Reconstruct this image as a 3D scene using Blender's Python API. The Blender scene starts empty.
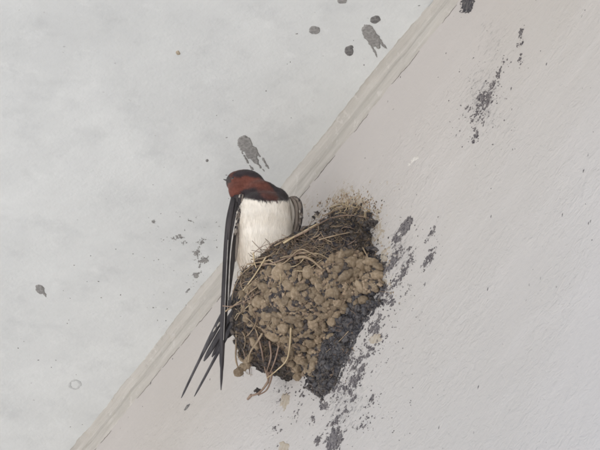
import bpy, math, random
import numpy as np
from mathutils import Vector, Matrix
from mathutils.bvhtree import BVHTree

random.seed(7)
rng = np.random.default_rng(7)
R = math.radians
scene = bpy.context.scene

# ------------------------------------------------------------------ camera
D = Vector((0.356, 0.703, 0.6157)).normalized()      # looking up into the corner of wall and ceiling
RT = Vector((D.y, -D.x, 0)).normalized()
UP = RT.cross(D).normalized()
TGT = Vector((0, 0, -0.043))
DIST = 2.0
PX = 0.00065                                          # metres covered by one photo pixel at the nest
CAM = TGT - D * DIST
FPX = DIST / PX
cam_d = bpy.data.cameras.new('camera')
cam = bpy.data.objects.new('camera', cam_d)
scene.collection.objects.link(cam)
cam.location = CAM
cam.rotation_euler = Matrix((RT, UP, -D)).transposed().to_euler()
cam_d.angle = 2 * math.atan(300 / FPX)
cam_d.clip_start = 0.05
cam_d.clip_end = 500
scene.camera = cam

# ------------------------------------------------------------------ light
world = bpy.data.worlds.new('World')
scene.world = world
world.use_nodes = True
wn = world.node_tree
sky = wn.nodes.new('ShaderNodeTexSky')
sky.sky_type = 'NISHITA'
sky.sun_disc = False
SUN_EL, SUN_AZ = R(52), R(168)                        # azimuth clockwise from +Y
sky.sun_elevation = SUN_EL
sky.sun_rotation = SUN_AZ
sky.dust_density = 3.0
bg = wn.nodes['Background']
bg.inputs['Strength'].default_value = 0.13
wn.links.new(sky.outputs[0], bg.inputs[0])
sd = bpy.data.lights.new('sun', 'SUN')
sd.energy = 3.6
sd.angle = R(0.5)
sd.color = (1.0, 0.95, 0.88)
sun = bpy.data.objects.new('sun', sd)
scene.collection.objects.link(sun)
to_sun = Vector((math.sin(SUN_AZ) * math.cos(SUN_EL), math.cos(SUN_AZ) * math.cos(SUN_EL), math.sin(SUN_EL)))
sun.rotation_euler = to_sun.to_track_quat('Z', 'Y').to_euler()
scene.view_settings.view_transform = 'Standard'
scene.view_settings.look = 'None'
scene.view_settings.exposure = 1.45
scene.view_settings.gamma = 1.0
scene.cycles.use_denoising = True
scene.cycles.filter_width = 1.9
scene.cycles.max_bounces = 8
scene.cycles.diffuse_bounces = 6

# ------------------------------------------------------------------ helpers
def ray(px, py):
    return (D * FPX + RT * (px - 300) + UP * (225 - py)).normalized()

def on_wall(px, py, x=0.0):
    r = ray(px, py)
    return CAM + r * ((x - CAM.x) / r.x)

def on_ceil(px, py, z=0.0):
    r = ray(px, py)
    return CAM + r * ((z - CAM.z) / r.z)

def hashn(ix, iy, iz, seed):
    h = (ix * 374761393 + iy * 668265263 + iz * 2147483647 + seed * 1274126177) & 0xFFFFFFFF
    h = ((h ^ (h >> 13)) * 1274126177) & 0xFFFFFFFF
    h = ((h ^ (h >> 16)) * 2246822519) & 0xFFFFFFFF
    return ((h ^ (h >> 15)) & 0xFFFFFF) / float(0xFFFFFF)

def vnoise(p, seed=0):
    p = np.asarray(p, float)
    i = np.floor(p).astype(np.int64)
    f = p - i
    f = f * f * (3 - 2 * f)
    out = 0
    for dx in (0, 1):
        wx = f[..., 0] if dx else 1 - f[..., 0]
        for dy in (0, 1):
            wy = f[..., 1] if dy else 1 - f[..., 1]
            for dz in (0, 1):
                wz = f[..., 2] if dz else 1 - f[..., 2]
                out = out + wx * wy * wz * hashn(i[..., 0] + dx, i[..., 1] + dy, i[..., 2] + dz, seed)
    return out * 2 - 1

def fbm(p, octaves=4, seed=0, gain=0.5):
    p = np.asarray(p, float)
    a, s, o = 1.0, 0.0, 0
    for k in range(octaves):
        o = o + a * vnoise(p, seed + k * 17)
        s += a
        a *= gain
        p = p * 2.03 + 11.3
    return o / s

def mesh_data(name, verts, faces, mat, smooth=True):
    me = bpy.data.meshes.new(name)
    me.from_pydata([tuple(v) for v in verts], [], [tuple(f) for f in faces])
    if mat:
        me.materials.append(mat)
    if smooth:
        me.polygons.foreach_set('use_smooth', [True] * len(me.polygons))
    me.update()
    return me

def link(name, me, parent=None, loc=(0, 0, 0)):
    o = bpy.data.objects.new(name, me)
    scene.collection.objects.link(o)
    o.parent = parent
    o.location = loc
    return o

def part(name, verts, faces, mat, parent=None, smooth=True):
    """mesh from world coordinates under a parent that has no rotation"""
    off = world_loc(parent)
    v = np.array([tuple(a) for a in verts], float) - np.array(off)
    return link(name, mesh_data(name, v, faces, mat, smooth), parent)

def world_loc(o):
    v = Vector((0, 0, 0))
    while o is not None:
        v = v + o.location
        o = o.parent
    return v

def single(name, verts, faces, mat, origin, smooth=True):
    v = np.array([tuple(a) for a in verts], float) - np.array(tuple(origin))
    return link(name, mesh_data(name, v, faces, mat, smooth), None, origin)

def thing(name, label, cat, loc):
    o = bpy.data.objects.new(name, None)
    scene.collection.objects.link(o)
    o.location = loc
    o.empty_display_size = 0.02
    o['label'] = label
    o['category'] = cat
    return o

def tag(o, label, cat, group=None):
    o['label'] = label
    o['category'] = cat
    if group:
        o['group'] = group
    return o

def in_poly(x, y, poly):
    x = np.asarray(x, float); y = np.asarray(y, float)
    c = np.zeros(x.shape, bool)
    n = len(poly)
    for i in range(n):
        x1, y1 = poly[i]; x2, y2 = poly[(i + 1) % n]
        if y1 == y2:
            continue
        c ^= ((y1 > y) != (y2 > y)) & (x < (x2 - x1) * (y - y1) / (y2 - y1) + x1)
    return c

def poly_sd(x, y, poly):
    """signed distance, positive inside"""
    x = np.asarray(x, float); y = np.asarray(y, float)
    d = np.full(x.shape, 1e9)
    n = len(poly)
    for i in range(n):
        x1, y1 = poly[i]; x2, y2 = poly[(i + 1) % n]
        ex, ey = x2 - x1, y2 - y1
        t = np.clip(((x - x1) * ex + (y - y1) * ey) / (ex * ex + ey * ey + 1e-9), 0, 1)
        d = np.minimum(d, np.hypot(x - x1 - t * ex, y - y1 - t * ey))
    return np.where(in_poly(x, y, poly), d, -d)

# ------------------------------------------------------------------ materials
def srgb(r, g, b):
    def f(c):
        c /= 255.0
        return c / 12.92 if c <= 0.04045 else ((c + 0.055) / 1.055) ** 2.4
    return (f(r), f(g), f(b), 1)

class NT:
    def __init__(s, name, rough=0.85, spec=0.25):
        s.m = bpy.data.materials.new(name)
        s.m.use_nodes = True
        s.t = s.m.node_tree
        s.b = s.t.nodes['Principled BSDF']
        s.b.inputs['Roughness'].default_value = rough
        s.b.inputs['Specular IOR Level'].default_value = spec
        s.co = s.t.nodes.new('ShaderNodeTexCoord').outputs['Object']
    def n(s, typ, **kw):
        nd = s.t.nodes.new(typ)
        for k, v in kw.items():
            setattr(nd, k, v)
        return nd
    def l(s, a, b):
        s.t.links.new(a, b)
    def mapping(s, scale=(1, 1, 1), rot=(0, 0, 0), loc=(0, 0, 0)):
        m = s.n('ShaderNodeMapping')
        m.inputs['Scale'].default_value = scale
        m.inputs['Rotation'].default_value = rot
        m.inputs['Location'].default_value = loc
        s.l(s.co, m.inputs[0])
        return m.outputs[0]
    def noise(s, scale, detail=5, rough=0.55, vec=None, dist=0.0):
        n = s.n('ShaderNodeTexNoise')
        n.inputs['Scale'].default_value = scale
        n.inputs['Detail'].default_value = detail
        n.inputs['Roughness'].default_value = rough
        n.inputs['Distortion'].default_value = dist
        s.l(vec if vec is not None else s.co, n.inputs['Vector'])
        return n.outputs[0]
    def ramp(s, fac, stops):
        r = s.n('ShaderNodeValToRGB')
        e = r.color_ramp.elements
        while len(e) < len(stops):
            e.new(0.5)
        for i, (p, c) in enumerate(stops):
            e[i].position = p
            e[i].color = c if hasattr(c, '__len__') else (c, c, c, 1)
        s.l(fac, r.inputs[0])
        return r.outputs[0]
    def mix(s, fac, a, b, mode='MIX'):
        m = s.n('ShaderNodeMix', data_type='RGBA', blend_type=mode)
        for v, i in ((fac, 0), (a, 6), (b, 7)):
            if hasattr(v, 'is_linked'):
                s.l(v, m.inputs[i])
            else:
                m.inputs[i].default_value = v
        return m.outputs[2]
    def math(s, op, a, b=0.0):
        m = s.n('ShaderNodeMath', operation=op)
        for v, i in ((a, 0), (b, 1)):
            if hasattr(v, 'is_linked'):
                s.l(v, m.inputs[i])
            else:
                m.inputs[i].default_value = v
        return m.outputs[0]
    def bump(s, h, dist, strength=1.0, prev=None):
        b = s.n('ShaderNodeBump')
        b.inputs['Distance'].default_value = dist
        b.inputs['Strength'].default_value = strength
        s.l(h, b.inputs['Height'])
        if prev is not None:
            s.l(prev, b.inputs['Normal'])
        s.l(b.outputs[0], s.b.inputs['Normal'])
        return b.outputs[0]
    def col(s, c):
        s.l(c, s.b.inputs['Base Color'])

def mat_simple(name, ca, cb, scale, rough=0.85, spec=0.2, bump=0.0, bscale=None, rand=0.0, detail=5):
    m = NT(name, rough, spec)
    c = m.mix(m.ramp(m.noise(scale, detail), [(0.35, 0.0), (0.65, 1.0)]), ca, cb)
    if rand:
        oi = m.n('ShaderNodeObjectInfo')
        f = m.ramp(oi.outputs['Random'], [(0, 1 - rand), (0.2, 1 - rand * .6), (1, 1.0)])
        c = m.mix(1.0, c, f, 'MULTIPLY')
    m.col(c)
    if bump:
        m.bump(m.noise(bscale or scale, 8, 0.75), bump)
    return m.m

# wall paint: rolled emulsion, strokes follow the roller and grow coarser down the wall
def wall_material():
    m = NT('wall_paint', 0.62, 0.35)
    cl = m.ramp(m.noise(3.2, 4, 0.5), [(0.3, 0.0), (0.7, 1.0)])
    base = m.mix(cl, (0.456, 0.432, 0.407, 1), (0.506, 0.483, 0.470, 1))
    # rubbed streaks
    st = m.noise(1.0, 5, 0.6, m.mapping((1, 9, 60), (R(10), 0, 0)))
    base = m.mix(m.math('MULTIPLY', m.ramp(st, [(0.5, 0.0), (0.8, 1.0)]), 0.35), base, (0.57, 0.545, 0.53, 1))
    # pin-prick dirt
    sp = m.noise(260, 2, 0.5)
    base = m.mix(m.math('MULTIPLY', m.ramp(sp, [(0.735, 0.0), (0.76, 1.0)]), 0.55), base, (0.12, 0.11, 0.11, 1))
    # grime smudges left by scrabbling birds: centre (px), radii mm, angle, strength, tint
    sep = m.n('ShaderNodeSeparateXYZ'); m.l(m.co, sep.inputs[0])
    fine = m.noise(1.0, 6, 0.7, m.mapping((300, 150, 520), (R(-35), 0, 0)))
    for (px, py, ry, rz, ang, k, tint, lo) in SMUDGES:
        c = on_wall(px, py)
        y = m.math('SUBTRACT', sep.outputs[1], c.y)
        z = m.math('SUBTRACT', sep.outputs[2], c.z)
        ca, sa = math.cos(R(ang)), math.sin(R(ang))
        a = m.math('ADD', m.math('MULTIPLY', y, ca / ry * 1e3), m.math('MULTIPLY', z, sa / ry * 1e3))
        b = m.math('ADD', m.math('MULTIPLY', y, -sa / rz * 1e3), m.math('MULTIPLY', z, ca / rz * 1e3))
        r2 = m.math('ADD', m.math('MULTIPLY', a, a), m.math('MULTIPLY', b, b))
        g = m.math('POWER', 2.718, m.math('MULTIPLY', r2, -1.0))
        f = m.ramp(m.math('ADD', m.math('MULTIPLY', g, 0.20), fine), [(lo, 0.0), (lo + 0.12, 1.0)])
        f = m.math('MULTIPLY', f, m.ramp(g, [(0.04, 0.0), (0.6, 1.0)]))
        base = m.mix(m.math('MULTIPLY', f, k), base, tint)
    m.col(base)
    # roller relief
    v = m.mapping((1, 150, 270), (R(14), 0, 0))
    h1 = m.ramp(m.noise(1.0, 3, 0.5, v, 0.6), [(0.40, 0.0), (0.72, 1.0)])
    v2 = m.mapping((1, 80, 150), (R(18), 0, 0))
    h2 = m.ramp(m.noise(1.0, 2, 0.5, v2, 0.9), [(0.5, 0.0), (0.66, 1.0)])
    # smoother skim coat in the top of the wall, rolled below
    zone = m.math('ADD', m.math('MULTIPLY', sep.outputs[2], -9.0), m.math('MULTIPLY', m.noise(9, 3), 0.6))
    zf = m.ramp(zone, [(0.75, 0.12), (1.65, 1.0)])
    hh = m.math('MULTIPLY', m.math('ADD', h1, m.math('MULTIPLY', h2, 0.8)), zf)
    hh = m.math('MULTIPLY', hh, m.ramp(m.noise(14, 4, .6), [(0.3, 0.2), (0.7, 1.0)]))
    nb = m.bump(hh, 0.00036)
    nb = m.bump(m.noise(70, 5, 0.6), 0.0006, 1.0, nb)
    m.bump(m.noise(900, 4, 0.6), 0.00007, 1.0, nb)
    return m.m

BLK = (0.075, 0.07, 0.08, 1)
TAN = (0.33, 0.27, 0.20, 1)
SMUDGES = [
    (482, 100, 40, 22, 62, 0.5, BLK, 0.66),
    (492, 40, 40, 20, 62, 0.3, BLK, 0.70),
    (400, 250, 34, 14, 60, 0.5, BLK, 0.66),
    (345, 400, 46, 26, 50, 0.5, BLK, 0.66),
    (340, 205, 22, 14, 40, 0.45, TAN, 0.56),
    (300, 215, 22, 20, 40, 0.3, TAN, 0.60),
]

def ceiling_material():
    m = NT('ceiling_plaster', 0.9, 0.15)
    a = m.ramp(m.noise(7, 6, 0.6, None, 0.3), [(0.33, 0.0), (0.68, 1.0)])
    c = m.mix(a, (0.615, 0.635, 0.632, 1), (0.715, 0.737, 0.732, 1))
    b = m.ramp(m.noise(24, 7, 0.62), [(0.45, 0.0), (0.7, 1.0)])
    c = m.mix(m.math('MULTIPLY', b, 0.35), c, (0.57, 0.587, 0.592, 1))
    g2 = m.ramp(m.noise(38, 5, 0.6, m.mapping((1, 1, 1), loc=(.3, .7, 0))), [(0.52, 0.0), (0.74, 1.0)])
    c = m.mix(m.math('MULTIPLY', g2, 0.32), c, (0.44, 0.458, 0.465, 1))
    w = m.ramp(m.noise(55, 7, 0.75), [(0.56, 0.0), (0.75, 1.0)])
    c = m.mix(m.math('MULTIPLY', w, 0.5), c, (0.78, 0.80, 0.795, 1))
    d = m.ramp(m.noise(210, 3, 0.5), [(0.72, 0.0), (0.76, 1.0)])
    c = m.mix(m.math('MULTIPLY', d, 0.35), c, (0.2, 0.2, 0.2, 1))
    m.col(c)
    nb = m.bump(m.noise(60, 7, 0.65), 0.0006)
    m.bump(m.noise(700, 3, 0.6), 0.00008, 1.0, nb)
    return m.m

WALL = wall_material()
CEIL = ceiling_material()
def strip_material():
    m = NT('filler_strip_paint', 0.75, 0.25)
    v = m.mapping((60, 14, 260))
    s = m.ramp(m.noise(1.0, 6, 0.65, v, 0.4), [(0.35, 0.0), (0.65, 1.0)])
    c = m.mix(s, (0.40, 0.383, 0.352, 1), (0.50, 0.483, 0.452, 1))
    p = m.ramp(m.noise(95, 5, 0.7), [(0.60, 0.0), (0.64, 1.0)])
    c = m.mix(m.math('MULTIPLY', p, 0.35), c, (0.62, 0.605, 0.585, 1))
    q = m.ramp(m.noise(70, 4, 0.6, m.mapping((1.3, 1, 1), loc=(3, 1, 2))), [(0.60, 0.0), (0.72, 1.0)])
    c = m.mix(m.math('MULTIPLY', q, 0.4), c, (0.40, 0.36, 0.29, 1))
    m.col(c)
    m.bump(m.noise(260, 6, 0.7), 0.0006)
    return m.m
STRIP = strip_material()
CRACK = mat_simple('crack_dark', (0.12, 0.11, 0.10, 1), (0.22, 0.20, 0.18, 1), 300)  # own dark colour of the thin crack segments
GROUND = mat_simple('ground_concrete', (0.40, 0.39, 0.37, 1), (0.48, 0.47, 0.45, 1), 0.8)
PELLET = mat_simple('dry_mud', (0.44, 0.34, 0.235, 1), (0.66, 0.535, 0.395, 1), 1.9, 0.95, 0.06, 0.0020, 4.0, rand=0.42)
FILL = mat_simple('mud_filling', (0.17, 0.13, 0.10, 1), (0.50, 0.39, 0.28, 1), 330, 0.95, 0.06, 0.0008, 800)
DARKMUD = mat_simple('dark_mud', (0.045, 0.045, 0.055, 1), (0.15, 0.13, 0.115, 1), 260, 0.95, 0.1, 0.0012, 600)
CORE = mat_simple('nest_core_mud', (0.04, 0.038, 0.038, 1), (0.12, 0.10, 0.08, 1), 220, 0.95, 0.1, 0.0012, 500)
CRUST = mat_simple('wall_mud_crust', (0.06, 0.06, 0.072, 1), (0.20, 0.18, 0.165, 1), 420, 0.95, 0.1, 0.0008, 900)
SPECK = mat_simple('mud_speck', (0.07, 0.064, 0.074, 1), (0.24, 0.225, 0.222, 1), 750, 0.95, 0.1)
BLUEMUD = mat_simple('blue_grey_mud', (0.05, 0.051, 0.062, 1), (0.15, 0.143, 0.143, 1), 400, 0.95, 0.1, 0.0006, 900)
TANMUD = mat_simple('tan_mud_film', (0.36, 0.29, 0.20, 1), (0.46, 0.40, 0.32, 1), 260, 0.95, 0.1, 0.0005, 700)
TANFAINT = mat_simple('faint_tan_film', (0.38, 0.325, 0.255, 1), (0.44, 0.40, 0.345, 1), 300, 0.95, 0.1)
SPLAT = mat_simple('grey_splat', (0.215, 0.21, 0.205, 1), (0.35, 0.345, 0.335, 1), 520, 0.9, 0.15, 0.0003, 900)
SPLATD = mat_simple('dark_grey_splat', (0.12, 0.118, 0.118, 1), (0.25, 0.245, 0.24, 1), 520, 0.9, 0.15, 0.0003, 900)
SPLATL = mat_simple('faint_splat', (0.47, 0.485, 0.485, 1), (0.55, 0.565, 0.565, 1), 420, 0.9, 0.15)
FLAKE = mat_simple('pale_flake', (0.56, 0.54, 0.51, 1), (0.66, 0.64, 0.61, 1), 300)
STRAW = [mat_simple('straw_pale', (0.44, 0.35, 0.22, 1), (0.58, 0.48, 0.32, 1), 150, 0.6, 0.3),
         mat_simple('straw_tan', (0.25, 0.19, 0.13, 1), (0.38, 0.30, 0.21, 1), 150, 0.7, 0.3),
         mat_simple('straw_reddish', (0.22, 0.15, 0.115, 1), (0.33, 0.25, 0.195, 1), 150, 0.7, 0.3),
         mat_simple('rootlet_brown', (0.13, 0.09, 0.07, 1), (0.24, 0.18, 0.14, 1), 200, 0.8, 0.2)]

ROOTM = mat_simple('dry_rootlet', (0.17, 0.13, 0.095, 1), (0.32, 0.25, 0.175, 1), 120, 0.8, 0.2)
# ------------------------------------------------------------------ setting
def box(name, x0, x1, y0, y1, z0, z1, mat):
    v = [(x, y, z) for x in (x0, x1) for y in (y0, y1) for z in (z0, z1)]
    f = [(0, 1, 3, 2), (4, 6, 7, 5), (0, 4, 5, 1), (2, 3, 7, 6), (0, 2, 6, 4), (1, 5, 7, 3)]
    o = link(name, mesh_data(name, v, f, mat, False))
    o['kind'] = 'structure'
    return o

GZ = -2.75
box('wall', 0, 0.2, -3.0, 7.0, GZ, 0.0, WALL)
box('ceiling', -0.62, 0.2, -3.0, 7.0, 0.0, 0.18, CEIL)
g = link('ground', mesh_data('ground', [(-150, -150, GZ), (150, -150, GZ), (150, 150, GZ), (-150, 150, GZ)], [(0, 1, 2, 3)], GROUND, False))
g['kind'] = 'structure'

# filler strip along the inner corner: profile from ragged ceiling edge to ragged wall edge
def corner_strip():
    ys = np.concatenate([np.linspace(-3, -0.5, 12)[:-1], np.arange(-0.5, 0.6, 0.0008), np.linspace(0.6, 7, 16)])
    prof = [(-0.0001, 0), (0.0002, .04), (0.0005, .14), (0.0008, .3), (0.0010, .45), (0.0012, .58), (0.0018, .70), (0.0017, .8), (0.0011, .9), (0.0006, .97), (-0.0003, 1.0)]
    n = len(prof)
    yy = ys
    top = 0.0045 + 0.0019 * fbm(np.stack([yy * 22, yy * 0, yy * 0 + 3], -1), 5, 5) + 0.0007 * fbm(np.stack([yy * 240, yy * 0, yy * 0], -1), 3, 8)
    bot = 0.0205 + 0.0022 * fbm(np.stack([yy * 14, yy * 0, yy * 0], -1), 4, 21) + 0.0010 * fbm(np.stack([yy * 170, yy * 0, yy * 0], -1), 3, 9)
    V = []
    for i, y in enumerate(yy):
        for j, (h, t) in enumerate(prof):
            # arc length from ceiling edge (-top) through the corner down to -bot on the wall
            s = -top[i] + t * (top[i] + bot[i])
            hh = h + (0.0007 * float(fbm([y * 60, s * 300, j * .3], 3, 31)) if 0 < j < n - 1 else 0)
            hh = hh if j in (0, n - 1) else max(hh, 0.0003)
            if s < 0:
                x, z = s, -hh
            else:
                x, z = -hh, -s
            k = 0.0035                                    # round the inner corner
            if abs(s) < k:
                w = (s + k) / (2 * k)
                x = (1 - w) * (-k) + w * (-hh - 0.0006)
                z = (1 - w) * (-hh - 0.0006) + w * (-k)
            V.append((x, y, z))
    F = [(i * n + j, i * n + j + 1, (i + 1) * n + j + 1, (i + 1) * n + j) for i in range(len(yy) - 1) for j in range(n - 1)]
    o = link('corner_filler_strip', mesh_data('corner_filler_strip', V, F, STRIP, False))
    o['kind'] = 'structure'
    # broken hairline crack under the strip
    cv, cf = [], []
    y = -0.42
    while y < 0.5:
        L = random.uniform(0.006, 0.05)
        w0 = random.uniform(0.00010, 0.00032)
        m = max(3, int(L / 0.0012))
        st = len(cv)
        for q in range(m + 1):
            yq = y + L * q / m
            b = float(np.interp(yq, yy, bot)) + 0.0006 + 0.0006 * float(fbm([yq * 300, 0, 5], 3, 3))
            w = w0 * math.sin(math.pi * (q + .3) / (m + .6)) * random.uniform(.5, 1.3)
            cv += [(-0.00025, yq, -b + w), (-0.00025, yq, -b - w), (0.0004, yq, -b - w), (0.0004, yq, -b + w)]
        for q in range(m):
            a = st + q * 4
            cf += [(a, a + 1, a + 5, a + 4), (a + 1, a + 2, a + 6, a + 5), (a + 3, a, a + 4, a + 7)]
        y += L + random.choice([0.002, 0.006, 0.02, 0.03]) * random.uniform(.6, 1.5)
    c = link('crack', mesh_data('crack', cv, cf, CRACK, False), o)
corner_strip()

# ------------------------------------------------------------------ relief patches: thin deposits that rise out of wall or ceiling
def relief(name, surf, bbox, hfun, mat, step=0.6, cut=-0.0002, parent=None):
    """hfun(px, py, y|x, z|y) -> height in metres above the surface (negative = under it)"""
    x0, y0, x1, y1 = bbox
    xs = np.arange(x0, x1 + step, step); ys = np.arange(y0, y1 + step, step)
    GX, GY = np.meshgrid(xs, ys)
    n = np.array(tuple(D)) * FPX + (GX[..., None] - 300) * np.array(tuple(RT)) + (225 - GY[..., None]) * np.array(tuple(UP))
    c = np.array(tuple(CAM))
    if surf == 'wall':
        t = (0 - c[0]) / n[..., 0]
    else:
        t = (0 - c[2]) / n[..., 2]
    P = c + n * t[..., None]
    H = hfun(GX, GY)
    nrm = np.array((-1, 0, 0)) if surf == 'wall' else np.array((0, 0, -1))
    H2 = np.maximum(H, cut * 3)
    V = P + H2[..., None] * nrm
    keep = H > cut
    h, w = keep.shape
    idx = -np.ones((h, w), int)
    cell = keep[:-1, :-1] | keep[1:, :-1] | keep[:-1, 1:] | keep[1:, 1:]
    used = np.zeros((h, w), bool)
    used[:-1, :-1] |= cell; used[1:, :-1] |= cell; used[:-1, 1:] |= cell; used[1:, 1:] |= cell
    idx[used] = np.arange(used.sum())
    verts = V[used]
    iy, ix = np.nonzero(cell)
    faces = np.stack([idx[iy, ix], idx[iy + 1, ix], idx[iy + 1, ix + 1], idx[iy, ix + 1]], -1)
    if len(verts) == 0:
        return None
    if parent is not None:
        return part(name, verts, faces, mat, parent, False)
    return single(name, verts, faces, mat, verts.mean(0), False)

def blobs(GX, GY, items):
    """max over ellipses (cx,cy,rx,ry,angle): 1 at centre, 0 at the rim"""
    o = np.full(GX.shape, -9.0)
    for (cx, cy, rx, ry, a) in items:
        ca, sa = math.cos(R(a)), math.sin(R(a))
        u = ((GX - cx) * ca + (GY - cy) * sa) / rx
        v = (-(GX - cx) * sa + (GY - cy) * ca) / ry
        o = np.maximum(o, (1 - np.sqrt(u * u + v * v)) * min(rx, ry))
    return o

def splat(items, bbox, label, cat, mat, group=None, surf='ceiling', rag=1.0, thick=0.0005, name='mud_splat', sc=0.5, seed=1, step=0.4):
    def f(GX, GY):
        q = np.stack([GX * sc, GY * sc, GX * 0 + seed], -1)
        d = blobs(GX, GY, items) + rag * fbm(q, 4, seed)
        return np.clip(d * 0.0006, -0.001, thick) + 0.00006 * fbm(q * 2.5, 2, seed + 4)
    o = relief(name, surf, bbox, f, mat, step)
    return tag(o, label, cat, {'splat': 'grey splats on the ceiling', 'mud dab': 'tan mud dabs on the wall'}.get(cat, group))

splat([(369, 33, 6.5, 9, -30), (374, 40, 7, 6.5, 40), (377, 44, 3, 5, -30), (381, 42, 1.6, 5, -30), (385, 46.5, 1.2, 3.5, -35), (372, 47, 1.4, 5, -25), (375.5, 53, 0.7, 3.2, -20)],
      (355, 20, 392, 62), 'large grey splat with two long ragged drips, between the joint and a dark oval splat', 'splat', SPLAT, seed=2)
splat([(375.5, 19.5, 5.6, 3.8, -12)], (366, 12, 386, 28), 'dark oval splat just above the large dripping splat', 'splat', SPLATD, rag=0.8, seed=3)
splat([(314.5, 30, 5.4, 4.2, 0)], (305, 22, 324, 39), 'mid grey round splat on the ceiling, leftmost of the splats grouped near the top', 'splat', SPLAT, rag=0.7, seed=4)
splat([(349, 51, 4.4, 4.9, 0), (351, 47, 2.5, 2, 0)], (340, 42, 358, 60), 'dark round splat lowest of the upper group on the ceiling', 'splat', SPLATD, rag=0.7, seed=5)
splat([(342, 0.5, 4.5, 3.6, 0)], (333, -6, 351, 8), 'grey splat cut off by the top edge of the picture', 'splat', SPLAT, rag=1.0, seed=6)
splat([(245, 144, 7, 9, -28), (251, 152, 6.5, 8, -30), (254, 158, 3.2, 8, -30), (259, 165, 0.9, 5, -40), (246, 159, 0.8, 9, -28), (251, 167, 0.8, 5, -42), (266, 164, 1.2, 6.5, -28), (258, 154, 1.1, 5, -35)],
      (232, 128, 278, 176), 'grey splat with thin trailing drips just above the bird head', 'splat', SPLAT, rag=1.3, seed=7)
splat([(40, 289, 5.2, 4.2, 40), (44.5, 294, 1.0, 4.5, -30)], (30, 280, 52, 304), 'small grey splat with a short tail on the lower left ceiling', 'splat', SPLAT, rag=1.2, seed=8)
splat([(178, 53, 2.2, 2.2, 0)], (172, 47, 184, 59), 'tiny brown spot alone on the open ceiling', 'spot', TANMUD, rag=0.6, seed=9, name='mud_spot')
splat([(207, 160.5, 1.4, 1.4, 0)], (203, 156, 212, 165), 'tiny dark dot left of the bird head on the ceiling', 'spot', SPLATD, rag=0.5, seed=19, name='mud_spot')

def ring(GX, GY):
    d = 1.0 - np.abs(np.hypot((GX - 75) / 1.25, GY - 384.5) - 4.3) - 0.2 + 1.1 * fbm(np.stack([GX * .5, GY * .5, GX * 0], -1), 3, 4)
    return np.clip(d * 0.0003, -0.0006, 0.0002)
tag(relief('ring_stain', 'ceiling', (66, 376, 84, 393), ring, SPLATL, 0.4), 'faint pale grey ring mark near the lower left of the ceiling', 'stain')

def spatter(zones, bbox, name, surf, mat, kind='stuff', thr=0.13, seed=1, step=0.42, thick=0.0005, stretch=(0.62, 0.27), ang=-62, label=None, cat=None):
    """zones: (cx,cy,rx,ry,ang,gain)"""
    def f(GX, GY):
        ca, sa = math.cos(R(ang)), math.sin(R(ang))
        u = GX * ca + GY * sa; v = -GX * sa + GY * ca
        ns = fbm(np.stack([u * stretch[1], v * stretch[0], GX * 0 + seed * 3.7], -1), 5, seed, 0.78) * 1.25
        env = np.zeros(GX.shape)
        for (cx, cy, rx, ry, a, gain) in zones:
            c2, s2 = math.cos(R(a)), math.sin(R(a))
            p = ((GX - cx) * c2 + (GY - cy) * s2) / rx
            q = (-(GX - cx) * s2 + (GY - cy) * c2) / ry
            env = np.maximum(env, gain * np.exp(-(p * p + q * q)))
        d = ns * 1.25 + env * 1.12 - 0.55 - thr
        return np.clip(d * 0.004, -0.001, thick) + 0.00012 * vnoise(np.stack([GX, GY, GX * 0], -1), 3)
    o = relief(name, surf, bbox, f, mat, step)
    if o is None:
        print('EMPTY', name); return None
    if label:
        tag(o, label, cat, 'dark mud smears on the wall' if cat == 'mud smear' else None)
    if kind == 'stuff':
        o['kind'] = 'stuff'
    return o

# smears and specks of mud on the wall
spatter([(497, 75, 22, 6, -60, .50), (484, 103, 26, 9, -65, .72), (480, 112, 16, 8, -70, .62), (475, 135, 10, 4, -75, .8), (483, 98, 7, 6, 0, .9), (470, 108, 4, 4, 0, .6)],
        (448, 50, 516, 150), 'mud_smear', 'wall', SPECK, 'thing', seed=11, label='broken dark grey mud smear high on the wall at upper right', cat='mud smear')
spatter([(521, 38, 3, 12, 8, .75), (520, 60, 3, 9, 12, .5)], (510, 20, 530, 72), 'mud_smear', 'wall', SPECK, 'thing', seed=12,
        label='thin vertical line of dark specks right of the high smear', cat='mud smear')
spatter([(405, 227, 9, 5.5, -58, 1.4), (397, 239, 5, 4.5, -40, 1.3)], (385, 212, 418, 250), 'mud_smear', 'wall', SPECK, 'thing', thr=.1, seed=13, stretch=(.3, .16),
        label='solid dark oblong mud patch right of the nest top', cat='mud smear')
spatter([(393, 262, 20, 5, -58, .95), (400, 277, 24, 5, -56, .7), (384, 290, 18, 4, -55, .6), (413, 262, 5, 3, -60, .8), (410, 250, 9, 8, 0, .45)],
        (362, 245, 425, 315), 'mud_smear', 'wall', SPECK, 'thing', seed=14, label='streaky dark mud smear beside the right edge of the nest', cat='mud smear')
spatter([(432, 232, 9, 3, -60, .75), (430, 257, 13, 4, -58, .85)], (415, 215, 445, 275), 'mud_smear', 'wall', SPECK, 'thing', seed=15,
        label='two short dark scratches of mud farther right of the nest', cat='mud smear')
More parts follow.
